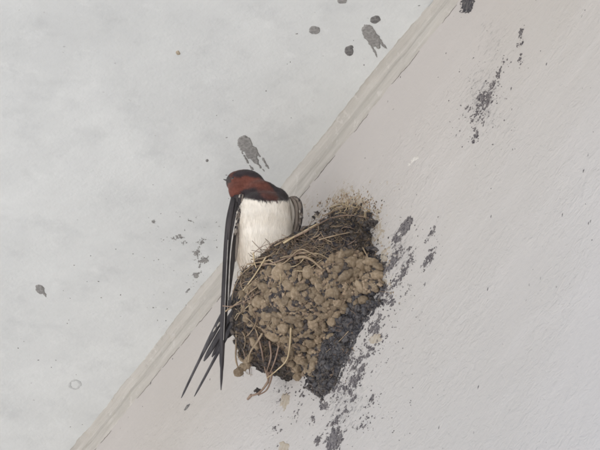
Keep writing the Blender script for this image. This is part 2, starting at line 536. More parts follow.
spatter([(324, 406, 5, 5, 0, 1.0), (334, 440, 8, 13, 20, 1.3), (318, 440, 4, 6, 20, .9), (336, 420, 14, 5, -50, .75), (347, 408, 22, 7, -52, .6), (312, 418, 4, 6, 20, .7), (352, 385, 22, 7, -52, .7), (362, 369, 9, 4, -60, .95),
         (372, 398, 12, 7, -50, .55), (365, 422, 14, 5, -50, .6), (375, 345, 24, 9, -52, .5), (283, 392, 14, 12, 90, .4), (277, 430, 6, 5, 0, .6), (398, 300, 20, 6, -55, .4), (388, 300, 12, 9, -60, .7), (374, 328, 16, 9, -58, .68), (357, 360, 18, 10, -58, .66), (343, 388, 14, 9, -58, .7), (300, 392, 16, 5, -60, .45), (296, 412, 14, 5, -60, .4)],
        (262, 280, 420, 462), 'mud_specks', 'wall', SPECK, 'stuff', seed=16)
spatter([(468, 3, 5, 10, 15, 1.5)], (455, -12, 482, 18), 'mud_patch', 'wall', BLUEMUD, 'thing', thr=.1, seed=17, stretch=(.3, .16), label='blue grey mud patch on the wall at the top edge beside the corner', cat='mud patch')
spatter([(342, 200, 26, 9, -20, .8), (362, 203, 16, 8, 10, .8), (376, 225, 8, 18, 0, .7), (384, 258, 8, 16, 0, .75), (322, 212, 18, 6, -35, .6), (386, 284, 7, 9, 0, .7)],
        (295, 180, 405, 305), 'mud_film', 'wall', TANFAINT, 'stuff', seed=23, thick=0.00025, stretch=(.4, .25))
# cluster of grey spots on the ceiling left of the bird
spatter([(176, 238, 6, 5, 0, .75), (182, 242, 8, 3, 0, .55), (162, 240, 3, 2.5, 0, .7), (201, 241, 4, 4, 30, .7), (197, 252, 4, 6, 0, .75), (204, 260, 6, 4, -30, .85), (196, 275, 5, 4, -20, .9), (199, 266, 1.5, 3, 0, .6), (154, 222, 3, 2, 0, .7), (190, 221, 3, 1.5, 0, .6),
         (188, 290, 5, 1.5, -50, .7), (178, 318, 4, 3, -40, .6)], (145, 212, 222, 330), 'ceiling_specks', 'ceiling', SPLAT, 'stuff', thr=.08, seed=18, stretch=(.4, .3), ang=0, thick=0.0003)
# smaller stray specks, both surfaces
def stray(n, surf, region, name, mat, seed, ang=-60, size=(0.5, 1.3)):
    r2 = random.Random(seed)
    pts = []
    while len(pts) < n:
        x, y = r2.uniform(0, 600), r2.uniform(0, 450)
        if region(x, y):
            pts.append((x, y))
    V, F = [], []
    for (x, y) in pts:
        s = r2.uniform(*size) * PX
        el = r2.uniform(1.0, 2.6)
        P = on_wall(x, y) if surf == 'wall' else on_ceil(x, y)
        if surf == 'wall':
            e1 = Vector((0, -0.5, .85)).normalized(); e2 = Vector((0, .85, .5)).normalized(); nn = Vector((-1, 0, 0))
        else:
            e1 = Vector((r2.uniform(-1, 1), r2.uniform(-1, 1), 0)).normalized(); e2 = Vector((-e1.y, e1.x, 0)); nn = Vector((0, 0, -1))
        b = len(V)
        k = 8
        V.append(P + nn * 0.0004)
        for q in range(k):
            a = q * 2 * math.pi / k
            rr = s * r2.uniform(.6, 1.2)
            V.append(P - nn * 0.0001 + e1 * (math.cos(a) * rr * el) + e2 * (math.sin(a) * rr))
        F += [(b, b + 1 + q, b + 1 + (q + 1) % k) for q in range(k)]
    o = link(name, mesh_data(name, V, F, mat, False))
    o['kind'] = 'stuff'
edge = lambda x, y: (442 - y / 1.216)
stray(42, 'wall', lambda x, y: x > edge(x, y) + 26 and random.random() < (0.9 if y < 240 else .25), 'wall_specks', SPECK, 5)
stray(26, 'wall', lambda x, y: 2 < x - edge(x, y) < 26, 'strip_specks', SPECK, 9)
stray(40, 'ceiling', lambda x, y: -150 < x - edge(x, y) < -4, 'ceiling_dots', SPLATD, 6, size=(0.35, 0.9))
for (x, y, rx, ry, a, lab, mt) in ((376, 339, 6.5, 4.2, -20, 'faint tan mud dab on the wall right of the nest bottom', TANFAINT),
                          (285, 401, 4.0, 9.5, 8, 'long faint tan mud smear on the wall below the nest', TANFAINT),
                          (284, 447, 5.5, 5, 0, 'small tan mud dab at the bottom edge of the picture', TANFAINT)):
    splat([(x, y, rx, ry, a)], (x - 14, y - 16, x + 14, y + 16), lab, 'mud dab', mt, surf='wall', rag=2.4, thick=0.0004, name='mud_dab', seed=int(x), sc=.35)
splat([(414, 160, 6, 1.6, -40), (409, 164, 2, 1.4, 0)], (402, 150, 426, 172), 'pale flaked paint chip on the wall above the nest', 'paint flake', FLAKE, surf='wall', rag=1.6, thick=0.0004, name='paint_flake', seed=77)
# a little dark stroke under the tail
splat([(187, 407, 1.5, 4.0, 38)], (179, 400, 195, 415), 'small dark stroke on the wall just under the tail tips', 'spot', SPLATD, surf='wall', rag=0.6, name='mud_spot', seed=41)

# ------------------------------------------------------------------ nest
NW = on_wall(324, 262)                       # where the middle of the rim meets the wall
mm = 0.001
NEST = thing('swallow_nest', 'half cup nest of tan mud pellets and straw stuck to the cream wall', 'bird nest', (0, NW.y, NW.z - 0.105))
T_K = [0.0, 0.15, 0.35, 0.55, 0.75, 0.9, 1.0]
T_L = [50, 58, 64, 64, 59, 50, 20]
T_R = [56, 59, 58, 55, 49, 38, 10]
T_Y = [0, 0, 0, 1, 1, 0, 0]
DROP = 68
def nest_pt(th, t, shrink=0.0, noise=True):
    L = np.interp(t, T_K, T_L) - shrink
    Rr = np.interp(t, T_K, T_R) - shrink
    yc = np.interp(t, T_K, T_Y)
    s, c = np.sin(th), np.cos(th)
    dip = 26 * s ** 1.1 * (1 - t) ** 1.5
    z = -DROP * t - dip
    x = -Rr * np.abs(s) ** 0.85
    y = yc - L * c
    P = np.stack([x, y, z], -1)
    if noise:
        nz = fbm(P * 0.06, 3, 2) * 5 + fbm(P * 0.22, 3, 6) * 2.2
        w = np.clip(-x / 10, 0, 1)
        dirn = np.stack([-s, -c, s * 0], -1)
        P = P + dirn * (nz * w)[..., None]
        P[..., 2] += fbm(P * 0.12 + 9, 3, 12) * 4 * (1 - t)
    return P * mm + np.array((0.0015, NW.y, NW.z))

def build_core():
    nt, nh = 70, 130
    th = np.linspace(0, math.pi, nh)
    V = []
    for i in range(nt):
        V.append(nest_pt(th, np.full(nh, i / (nt - 1))))
    outer = np.array(V)
    rim = outer[0]
    cen = np.array((0.0015, NW.y, NW.z))
    inner = []
    for k, (f, dz) in enumerate([(0.93, 2.2), (0.86, 1.0), (0.80, -6), (0.74, -16), (0.62, -30), (0.4, -40), (0.05, -42)]):
        q = rim.copy()
        q[:, 0] = cen[0] + (rim[:, 0] - cen[0]) * f
        q[:, 1] = cen[1] + (rim[:, 1] - cen[1]) * f
        q[:, 2] = rim[:, 2] + dz * mm
        if k > 2:
            q[:, 2] = rim[:, 2] * (1 - (k - 2) / 5) + (NW.z - 0.01) * (k - 2) / 5 + dz * mm
        inner.append(q)
    rows = list(outer[::-1]) + inner
    A = np.array(rows)
    n = nh
    F = [(i * n + j, (i + 1) * n + j, (i + 1) * n + j + 1, i * n + j + 1) for i in range(len(rows) - 1) for j in range(n - 1)]
    return A.reshape(-1, 3), F
cv, cf = build_core()
part('mud_core', cv, cf, CORE, NEST)

# dark crust that spreads the nest over the wall on its right and below
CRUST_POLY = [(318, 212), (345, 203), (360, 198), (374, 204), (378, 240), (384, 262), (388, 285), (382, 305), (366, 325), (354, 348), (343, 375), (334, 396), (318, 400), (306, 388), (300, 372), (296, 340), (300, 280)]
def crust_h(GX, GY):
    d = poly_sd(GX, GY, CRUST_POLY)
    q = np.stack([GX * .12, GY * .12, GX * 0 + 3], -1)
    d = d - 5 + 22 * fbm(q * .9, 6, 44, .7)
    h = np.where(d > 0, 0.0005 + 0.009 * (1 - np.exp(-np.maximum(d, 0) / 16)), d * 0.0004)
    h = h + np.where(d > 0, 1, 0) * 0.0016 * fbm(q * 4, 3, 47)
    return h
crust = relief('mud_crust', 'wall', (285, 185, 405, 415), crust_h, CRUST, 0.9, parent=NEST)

# surfaces for placing pieces on the nest
off = np.array(tuple(world_loc(NEST)))
cr = np.array([tuple(v.co) for v in crust.data.vertices]) + off
allv = [Vector(v) for v in cv] + [Vector(v) for v in cr]
allf = [tuple(f) for f in cf] + [tuple(i + len(cv) for i in p.vertices) for p in crust.data.polygons]
bvh = BVHTree.FromPolygons(allv, allf)
def hit(px, py):
    r = ray(px, py)
    p, n, i, d = bvh.ray_cast(CAM, r)
    if p is None or p.x > 0.0:
        return on_wall(px, py), Vector((-1, 0, 0)), False
    if n.dot(r) > 0:
        n = -n
    return p, n, True

def ico(sub):
    import bmesh
    bm = bmesh.new()
    bmesh.ops.create_icosphere(bm, subdivisions=sub, radius=1)
    v = np.array([tuple(a.co) for a in bm.verts]); f = [tuple(x.index for x in a.verts) for a in bm.faces]
    bm.free()
    return v, f
I3, F3 = ico(3)
I2, F2 = ico(2)
# pellet shapes (shared data)
pellet_mesh = []
for k in range(14):
    v = I3.copy()
    d = 1 + 0.36 * fbm(v * 1.0 + k * 5, 2, k) + 0.32 * fbm(v * 2.2 + k, 3, k + 50) + 0.11 * fbm(v * 6.5 + k, 2, k + 90)
    if k % 3 == 0:      # two dabs run together
        c2 = np.array([0.75, 0.1, 0.0])
        d = d + 0.35 * np.exp(-((v - c2) ** 2).sum(-1) * 2.5)
    v = v * d[:, None] * np.array([1.0, random.uniform(.75, .95), random.uniform(.62, .8)])
    pellet_mesh.append(mesh_data('mud_pellet', v, F3, PELLET))

TANP = [(262, 271), (285, 266), (300, 268), (318, 267), (330, 257), (345, 248), (360, 252), (378, 266), (382, 284), (371, 291), (352, 297), (345, 310), (331, 322), (322, 345), (318, 366), (312, 377), (300, 377), (289, 366), (281, 347), (268, 333), (250, 326), (243, 312), (240, 300), (249, 286)]
pts = []
tries = 0
while len(pts) < 284 and tries < 9000:
    tries += 1
    x, y = random.uniform(228, 392), random.uniform(238, 385)
    if not in_poly(x, y, TANP):
        continue
    r = random.choice([2.8, 3.5, 4.2, 5.0, 6.0]) * random.uniform(.88, 1.1)
    if float(vnoise([x * .045, y * .045, 7.3], 5)) + float(vnoise([x * .11, y * .11, 2.3], 6)) * .6 < -.22 and random.random() < .85:
        continue
    if all((x - a) ** 2 + (y - b) ** 2 > (0.66 * (r + c)) ** 2 for a, b, c in pts):
        pts.append((x, y, r))
extra = [(364, 300, 5), (357, 303, 3.6), (344, 310, 4.5), (330, 337, 3.5), (300, 376, 5.5), (291, 352, 5), (273, 336, 7.5), (310, 357, 4.5), (311, 370, 4)]
pts += extra
PLACED = []
def put_pellet(P, n, rad, mi):
    o = link('mud_pellet', pellet_mesh[mi], NEST, P + n * (rad * random.uniform(-0.2, 0.28)) - world_loc(NEST))
    q = n.to_track_quat('Z', 'Y').to_matrix().to_4x4() @ Matrix.Rotation(random.uniform(0, 6.28), 4, 'Z') @ Matrix.Rotation(random.gauss(0, .3), 4, 'X')
    o.rotation_euler = q.to_euler()
    s = rad
    o.scale = (s * random.uniform(.9, 1.15), s * random.uniform(.85, 1.1), s * random.uniform(.85, 1.15))
    PLACED.append((P, rad))
for (x, y, r) in pts:
    P, n, ok = hit(x, y)
    put_pellet(P, n, r * PX * 1.12, random.randrange(14))
dref = (hit(251, 350)[0] - CAM).length
for (x, y, r) in ((250, 358, 4.5), (247, 364, 4.2), (243, 368, 4.6), (239, 372, 5.2)):
    put_pellet(CAM + ray(x, y) * (dref + 0.004), Vector((-.8, -.5, -.3)).normalized(), r * PX, random.randrange(14))
# the far flank, seen only from a step to the side
k = 0
for _ in range(4000):
    th = random.uniform(1.9, 3.0); t = random.uniform(.2, .85)
    P = Vector(nest_pt(np.array([th]), np.array([t]))[0])
    P2 = Vector(nest_pt(np.array([th + .03]), np.array([t]))[0]); P3 = Vector(nest_pt(np.array([th]), np.array([t + .03]))[0])
    n = (P3 - P).cross(P2 - P).normalized()
    if n.x > 0:
        n = -n
    ppx = 300 + (P - CAM).dot(RT) / (P - CAM).dot(D) * FPX; ppy = 225 - (P - CAM).dot(UP) / (P - CAM).dot(D) * FPX
    if n.dot(D) < 0.05 or ppx < 242 or ppy > 362:
        continue
    rad = random.uniform(3, 4.6) * mm
    if all((P - a).length > .72 * (rad + b) for a, b in PLACED):
        put_pellet(P, n, rad, random.randrange(14)); k += 1
    if k > 30 or len(PLACED) > 298:
        break

# small dark crumbs between and around the pellets
def crumbs(name, sites, mat, parent=NEST, base=I2, faces=F2):
    V, F = [], []
    b = 0
    for (P, n, s) in sites:
        q = np.array((n.to_track_quat('Z', 'Y').to_matrix() @ Matrix.Rotation(random.uniform(0, 6.28), 3, 'Z')))
        sd = random.randrange(1000)
        v = base * (1 + 0.55 * rng.standard_normal(len(base)) * 0.28)[:, None] * np.array([random.uniform(.7, 1.4), random.uniform(.7, 1.1), random.uniform(.5, .9)]) * s
        v = v @ q.T + np.array(tuple(P + n * s * .2))
        V.append(v)
        F += [tuple(i + b for i in f) for f in faces]
        b += len(base)
    o = part(name, np.concatenate(V), F, mat, parent)
    o['kind'] = 'stuff'
    return o
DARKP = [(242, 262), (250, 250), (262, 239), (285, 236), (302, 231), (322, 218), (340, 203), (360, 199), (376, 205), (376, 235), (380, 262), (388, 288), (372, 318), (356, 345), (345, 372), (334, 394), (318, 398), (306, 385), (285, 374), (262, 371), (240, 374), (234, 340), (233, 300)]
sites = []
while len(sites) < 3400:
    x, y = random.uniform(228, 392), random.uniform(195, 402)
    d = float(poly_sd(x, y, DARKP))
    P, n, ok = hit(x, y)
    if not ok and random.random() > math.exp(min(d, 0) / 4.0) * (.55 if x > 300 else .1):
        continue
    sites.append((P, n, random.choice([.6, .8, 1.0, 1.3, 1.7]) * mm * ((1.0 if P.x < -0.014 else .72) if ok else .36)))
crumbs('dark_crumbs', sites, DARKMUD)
# blue-grey crumbs low right, brownish tan crumbs in the upper crust
sites = []
while len(sites) < 1100:
    x, y = random.gauss(345, 20), random.gauss(335, 30)
    if poly_sd(x, y, CRUST_POLY) < 1 or in_poly(x, y, TANP):
        continue
    P, n, ok = hit(x, y)
    sites.append((P, n, random.uniform(.4, 1.2) * mm))
for _ in range(230):
    x, y = random.gauss(347, 16), random.gauss(332, 34)
    if poly_sd(x, y, CRUST_POLY) < 5 or in_poly(x, y, TANP):
        continue
    P, n, ok = hit(x, y)
    sites.append((P - n * 0.0008, n, random.uniform(1.2, 2.6) * mm))
crumbs('blue_grey_crumbs', sites, BLUEMUD)
sites = []
while len(sites) < 760:
    if random.random() < .5:
        x, y = random.gauss(352, 14), random.gauss(208, 7)
    elif random.random() < .8:
        x, y = random.gauss(362, 12), random.gauss(268, 12)
    else:
        x, y = random.gauss(346, 20), random.gauss(325, 38)
    if poly_sd(x, y, CRUST_POLY) < -9:
        continue
    P, n, ok = hit(x, y)
    sites.append((P, n, random.uniform(.3, .85) * mm * (1 if y < 212 else .75)))
crumbs('tan_crumbs', sites, FILL)

sites = []
while len(sites) < 1300:
    x, y = random.uniform(230, 392), random.uniform(240, 385)
    if not in_poly(x, y, TANP):
        continue
    P, n, ok = hit(x, y)
    sites.append((P, n, random.uniform(.5, 1.7) * mm))
crumbs('tan_mud_filling', sites, FILL)
# ---- straws
def catmull(pts, m=7):
    P = [Vector(p) for p in pts]
    P = [P[0] * 2 - P[1]] + P + [P[-1] * 2 - P[-2]]
    out = []
    for i in range(1, len(P) - 2):
        for k in range(m):
            t = k / m
            a, b, c, d = P[i - 1], P[i], P[i + 1], P[i + 2]
            out.append(0.5 * ((2 * b) + (c - a) * t + (2 * a - 5 * b + 4 * c - d) * t * t + (3 * b - 3 * c + d - a) * t ** 3))
    out.append(P[-2])
    return out

def tube(path, r0, r1, sides=5, wob=0.0):
    V, F = [], []
    n = len(path)
    ref = Vector((.3, .5, .8))
    for i, p in enumerate(path):
        a = path[max(i - 1, 0)]; b = path[min(i + 1, n - 1)]
        t = (b - a).normalized()
        u = t.cross(ref).normalized(); w = t.cross(u)
        r = (r0 + (r1 - r0) * i / (n - 1)) * (1 + wob * random.uniform(-1, 1))
        for k in range(sides):
            q = k * 2 * math.pi / sides
            V.append(p + u * (math.cos(q) * r) + w * (math.sin(q) * r))
    for i in range(n - 1):
        for k in range(sides):
            F.append((i * sides + k, i * sides + (k + 1) % sides, (i + 1) * sides + (k + 1) % sides, (i + 1) * sides + k))
    F.append(tuple(range(sides))[::-1]); F.append(tuple((n - 1) * sides + k for k in range(sides)))
    return V, F

def straw_path(pix, lift):
    """pix: photo points, lift: mm above nest surface at each; stretches that leave the nest hang at the depth where they left it"""
    hs = [hit(x, y) for x, y in pix]
    good = [i for i, h in enumerate(hs) if h[2]]
    out, last = [], None
    for i, ((x, y), h) in enumerate(zip(pix, lift)):
        r = ray(x, y)
        d = (hs[i][0] - CAM).length
        if not hs[i][2] and good:
            j = min(good, key=lambda g: abs(g - i))
            d = min(d, (hs[j][0] - CAM).length)
        if last is not None:
            d = min(max(d, last - 0.022), last + 0.022)
        last = d
        out.append(CAM + r * (d - h * mm))
    return out
def straw(pix, lift, w, mt, name='grass_stem', taper=.5):
    if not hasattr(lift, '__len__'):
        lift = [lift] * len(pix)
    pix = [(a + random.uniform(-.7, .7), b + random.uniform(-.7, .7)) for a, b in pix]
    ps = straw_path(pix, lift)
    V, F = tube(catmull(ps), w * PX / 2, w * PX / 2 * taper, 6, 0.12)
    return part(name, V, F, STRAW[mt], NEST)

S = straw
S([(288, 241), (310, 229), (330, 219), (352, 216), (378, 220)], [2, 6, 7, 5, 1], 1.9, 2)
S([(283, 243), (295, 236), (318, 223)], [3, 5, 2], 2.2, 0)
S([(274, 246), (290, 238), (306, 232)], [3, 4, 3], 1.6, 1)
S([(294, 258), (304, 257), (313, 261), (322, 269)], [3, 3, 3, 2], 3.4, 1, 'thick_root')
S([(246, 264), (262, 262), (285, 257), (305, 252), (318, 255)], [2, 3, 3, 3, 2], 1.6, 1)
S([(250, 268), (275, 262), (300, 254), (312, 257)], [2, 3, 3, 2], 1.3, 2)
S([(262, 263), (282, 264), (300, 250), (316, 256)], [2, 3, 3, 2], 1.8, 1)
S([(253, 253), (254, 262), (257, 268)], [3, 3, 3], 1.7, 0)
S([(251, 265), (257, 262), (262, 263)], [3, 3, 3], 1.3, 0)
S([(267, 257), (255, 275), (242, 292), (236, 303)], [3, 3, 3, 3], 1.5, 0)
S([(247, 265), (240, 278), (234, 290), (232, 300)], [3, 3, 2, 2], 1.4, 1)
S([(226, 311), (240, 302), (250, 292), (257, 286)], [3, 3, 3, 3], 1.7, 1)
S([(222, 306), (232, 306), (246, 301)], [3, 3, 3], 1.2, 2)
S([(268, 259), (276, 265), (281, 275), (280, 284)], [3, 3, 3, 2], 1.0, 0)
S([(291, 328), (290.5, 345), (286, 360), (276, 371), (266, 378)], [5, 8, 9, 8, 5], 1.8, 0, taper=.6)
S([(262, 333), (257, 343), (251, 352), (248, 362)], [5, 5, 5, 5], 2.2, 1, taper=.8)
S([(236, 308), (248, 318), (256, 326), (264, 330)], [3, 3, 3, 3], 1.2, 1)
S([(259, 338), (262, 352), (264, 366), (268, 381)], [4, 4, 4, 3], 1.9, 2, 'root', .6)
S([(270, 342), (271, 356), (267, 372), (269, 383)], [4, 4, 4, 3], 1.9, 2, 'root', .6)
S([(279, 345), (275, 360), (270, 374)], [4, 4, 4], 1.8, 2, 'root', .6)
S([(248, 332), (250, 345), (250, 360), (250, 374)], [2, 2, 2, 2], 1.4, 3, 'root', .6)
S([(237, 331), (236, 345), (236, 360), (240, 372)], [2, 2, 2, 2], 2.0, 1, 'root', .8)
S([(269, 372), (268, 381), (264, 388), (258, 393), (251, 396)], [2, 1.6, 1.2, 1.0, 0.8], 2.6, 2, 'root', .75)
S([(272, 371), (271, 382), (266, 390), (259, 395)], [2, 1.4, 1.0, 0.6], 2.2, 2, 'root', .6)
S([(252, 395), (249, 397), (247, 399)], [1.4, 1.4, 1.0], 3.2, 2, 'root', .8)
S([(318, 240), (335, 235), (349, 233)], [3, 3, 2], 1.6, 1)
S([(322, 216), (335, 210), (356, 205)], [3, 4, 2], 1.2, 1)
S([(330, 208), (342, 204), (350, 209)], [2, 4, 2], 1.1, 0)
S([(362, 248), (368, 258), (370, 270)], [1.5, 2, 1.5], 1.6, 1)
S([(372, 244), (367, 256), (360, 264)], [1.5, 2, 1.5], 1.4, 1)
S([(349, 331), (338, 342), (326, 352)], [2, 2, 2], .9, 1)
S([(318, 222), (330, 214), (346, 206)], [2, 4, 2], 1.0, 2)
# random stems woven along the rim and left side
def woven(n, cx, cy, sx, sy, ang, sang, ln, w, mts, poly=DARKP):
    c = 0
    while c < n:
        x, y = random.gauss(cx, sx), random.gauss(cy, sy)
        if not in_poly(x, y, poly):
            continue
        a = R(random.gauss(ang, sang)); L = random.uniform(*ln)
        cu = random.uniform(-.25, .25) * L
        pp = [(x + math.cos(a) * L * (t - .5) - math.sin(a) * cu * (1 - (2 * t - 1) ** 2), y + math.sin(a) * L * (t - .5) + math.cos(a) * cu * (1 - (2 * t - 1) ** 2)) for t in (0, .33, .66, 1)]
        if float(poly_sd(*pp[0], poly)) < -5 or float(poly_sd(*pp[-1], poly)) < -5:
            continue
        S(pp, [random.uniform(.5, 2), random.uniform(1.5, 4), random.uniform(1.5, 4), random.uniform(.5, 2)], random.uniform(*w), random.choice(mts))
        c += 1
woven(20, 285, 252, 24, 8, -18, 24, (10, 36), (.6, 1.2), [0, 1, 1, 2, 3, 3])
woven(14, 352, 208, 12, 5, -40, 50, (5, 13), (.6, 1.0), [0, 0, 1], CRUST_POLY)
woven(12, 330, 228, 20, 12, -25, 30, (8, 26), (.6, 1.1), [1, 3, 2])
woven(16, 245, 285, 6, 20, -60, 25, (10, 32), (.7, 1.4), [0, 1, 2])
woven(12, 252, 348, 12, 16, 80, 22, (10, 30), (.7, 1.5), [1, 2, 3])
woven(10, 350, 207, 12, 5, -30, 40, (6, 14), (.6, 1.0), [0, 1])
# fine rootlets that nobody could count
V, F = [], []
def rootlet(pp, lift, w):
    global V, F
    ps = straw_path(pp, lift)
    v, f = tube(catmull(ps, 4), w * PX / 2, w * PX / 2 * .6, 3)
    b = len(V)
    V += v; F += [tuple(i + b for i in q) for q in f]
cnt = 0
while cnt < 420:
    z = random.random()
    if z < .4:
        x, y, a = random.gauss(290, 34), random.gauss(250, 9), random.gauss(-18, 35)
    elif z < .62:
        x, y, a = random.gauss(246, 7), random.gauss(280, 22), random.gauss(-65, 35)
    elif z < .85:
        x, y, a = random.gauss(255, 14), random.gauss(345, 16), random.gauss(75, 45)
    else:
        x, y, a = random.gauss(350, 18), random.gauss(215, 12), random.gauss(-20, 50)
    if poly_sd(x, y, DARKP) < 1:
        continue
    L = random.uniform(5, 20); a = R(a); cu = random.uniform(-.4, .4) * L
    pp = [(x + math.cos(a) * L * (t - .5) - math.sin(a) * cu * (1 - (2 * t - 1) ** 2), y + math.sin(a) * L * (t - .5) + math.cos(a) * cu * (1 - (2 * t - 1) ** 2)) for t in (0, .33, .66, 1)]
    if poly_sd(*pp[0], DARKP) < -3 or poly_sd(*pp[-1], DARKP) < -3:
        continue
    rootlet(pp, [random.uniform(.3, 3) for _ in range(4)], random.uniform(.35, .8))
    cnt += 1
o = part('rootlets', V, F, ROOTM, NEST); o['kind'] = 'stuff'
V, F = [], []
cnt = 0
while cnt < 260:
    x, y, a = random.gauss(275, 40), random.gauss(285, 50), random.gauss(0, 90)
    if poly_sd(x, y, DARKP) < 3 or in_poly(x, y, TANP):
        continue
    L = random.uniform(4, 14); a = R(a)
    rootlet([(x, y), (x + math.cos(a) * L / 2 + random.uniform(-2, 2), y + math.sin(a) * L / 2), (x + math.cos(a) * L, y + math.sin(a) * L)], [1, 2.5, 1], random.uniform(.4, .9))
    cnt += 1
o = part('dark_rootlets', V, F, STRAW[3], NEST); o['kind'] = 'stuff'
P = straw_path([(268, 372), (264, 388), (258.5, 391)], [2, 1.2, 0.8])[-1]; n = Vector((-1, 0, 0))
crumbs('dark_mud_lump', [(P + RT * (random.gauss(0, 1.1) * mm) + UP * (random.gauss(0, .9) * mm), n, random.uniform(.6, 1.5) * mm) for _ in range(14)], DARKMUD)

# ------------------------------------------------------------------ the swallow
BN = Vector((-D.x, -D.y, 0)).normalized()            # horizontal, towards the viewer's side: the way the belly faces
BREF = Vector((-0.046, NW.y + 0.020, NW.z))
def bp(px, py, q=0.0):
    """point of the bird: q mm in front of its upright mid plane"""
    r = ray(px, py)
    pl = BREF + BN * (q * mm)
    return CAM + r * ((pl - CAM).dot(BN) / r.dot(BN))
BASE = bp(258, 262, 0)
BIRD = thing('barn_swallow', 'swallow with rufous throat and white belly perched on the rim of the mud nest', 'bird', BASE)

def feather_mat(name, a, b, scale=300, rough=0.55, spec=0.35, stretch=(1, 1, 1), bump=0.0003):
    m = NT(name, rough, spec)
    v = m.mapping(stretch)
    m.col(m.mix(m.ramp(m.noise(scale, 5, 0.6, v), [(0.35, 0.0), (0.65, 1.0)]), a, b))
    m.bump(m.noise(scale * 2, 4, 0.6, v), bump)
    return m.m
FDARK = feather_mat('flight_feather', (0.028, 0.025, 0.029, 1), (0.08, 0.073, 0.077, 1), 500, 0.45, 0.4, (1, 1, .06))
FTAIL = feather_mat('tail_feather', (0.045, 0.043, 0.050, 1), (0.11, 0.105, 0.112, 1), 500, 0.5, 0.4, (1, 1, .08))
FGREY = feather_mat('underwing_feather', (0.19, 0.16, 0.14, 1), (0.34, 0.30, 0.265, 1), 350, 0.6, 0.3, (1, 1, .12))
FPALE = feather_mat('pale_feather_edge', (0.45, 0.42, 0.38, 1), (0.64, 0.60, 0.55, 1), 350, 0.55, 0.3, (1, 1, .12))
FSHAFT = feather_mat('feather_shaft', (0.5, 0.49, 0.47, 1), (0.72, 0.70, 0.68, 1), 200, 0.35, 0.5)
BILL = feather_mat('bill_horn', (0.02, 0.02, 0.022, 1), (0.035, 0.033, 0.035, 1), 200, 0.35, 0.5)
EYE = feather_mat('eye_gloss', (0.008, 0.006, 0.006, 1), (0.012, 0.01, 0.01, 1), 50, 0.08, 0.8)
LEGM = feather_mat('leg_skin', (0.05, 0.035, 0.03, 1), (0.08, 0.06, 0.05, 1), 500, 0.6, 0.3)

m = NT('plumage', 0.85, 0.12)
at = m.n('ShaderNodeAttribute', attribute_name='plumage')
vv = m.mapping((1, 1, .22))
nz = m.noise(520, 5, 0.65, vv)
m.col(m.mix(1.0, at.outputs['Color'], m.ramp(nz, [(0.3, 0.90), (0.65, 1.0)]), 'MULTIPLY'))
m.bump(nz, 0.0006)
m.b.inputs['Sheen Weight'].default_value = 0.15
PLUM = m.m

ELL = [  # px, py, q, rx, rz(vertical), rn(depth) mm, tilt
    (255, 292, -14, 9, 24, 8, 8),
    (263, 252, -4, 17.2, 24, 14.2, 0),
    (263.5, 241, -1.5, 18.3, 20, 15.6, 0),
    (263.5, 228, 0, 18.8, 19, 16, 0),
    (263.5, 214, 1, 18.0, 15, 15, 0),
    (277, 204, -1, 8.5, 11.5, 9.5, 0),
    (260, 196, 1, 12.5, 10.5, 10.5, 0),
    (246.5, 182.3, 1, 12.2, 8.8, 8.2, -10),
    (237, 181.8, 1, 7.6, 7.6, 7.0, 0),
    (239, 190, 3, 7.5, 6.0, 5.5, 0),
    (233, 193, 2, 2.8, 5.6, 3.5, 0),
]
def body_mesh():
    V, F = [], []
    base, fc = I3, F3
    for (px, py, q, rx, rz, rn, tl) in ELL:
        c = bp(px, py, q)
        ca, sa = math.cos(R(tl)), math.sin(R(tl))
        b = len(V)
        for v in base:
            a, h, n = v[0] * rx, v[2] * rz, v[1] * rn
            a, h = a * ca - h * sa, a * sa + h * ca
            V.append(c + RT * (a * mm) + Vector((0, 0, 1)) * (h * mm) + BN * (n * mm))
        F += [tuple(i + b for i in f) for f in fc]
    me = mesh_data('body_blocks', V, F, None)
    o = bpy.data.objects.new('body_blocks', me)
    scene.collection.objects.link(o)
    r = o.modifiers.new('r', 'REMESH'); r.mode = 'VOXEL'; r.voxel_size = 0.0009
    s_ = o.modifiers.new('s', 'SMOOTH'); s_.iterations = 40; s_.factor = 0.6
    dg = bpy.context.evaluated_depsgraph_get()
    me2 = bpy.data.meshes.new_from_object(o.evaluated_get(dg))
    co = np.empty(len(me2.vertices) * 3); me2.vertices.foreach_get('co', co)
    co = co.reshape(-1, 3)
    fs = [tuple(p.vertices) for p in me2.polygons]
    bpy.data.objects.remove(o)
    return co, fs
bco, bfs = body_mesh()

def proj(P):
    v = P - np.array(tuple(CAM))
    w = v @ np.array(tuple(D))
    return 300 + (v @ np.array(tuple(RT))) / w * FPX, 225 - (v @ np.array(tuple(UP))) / w * FPX, (P - np.array(tuple(BREF))) @ np.array(tuple(BN)) / mm

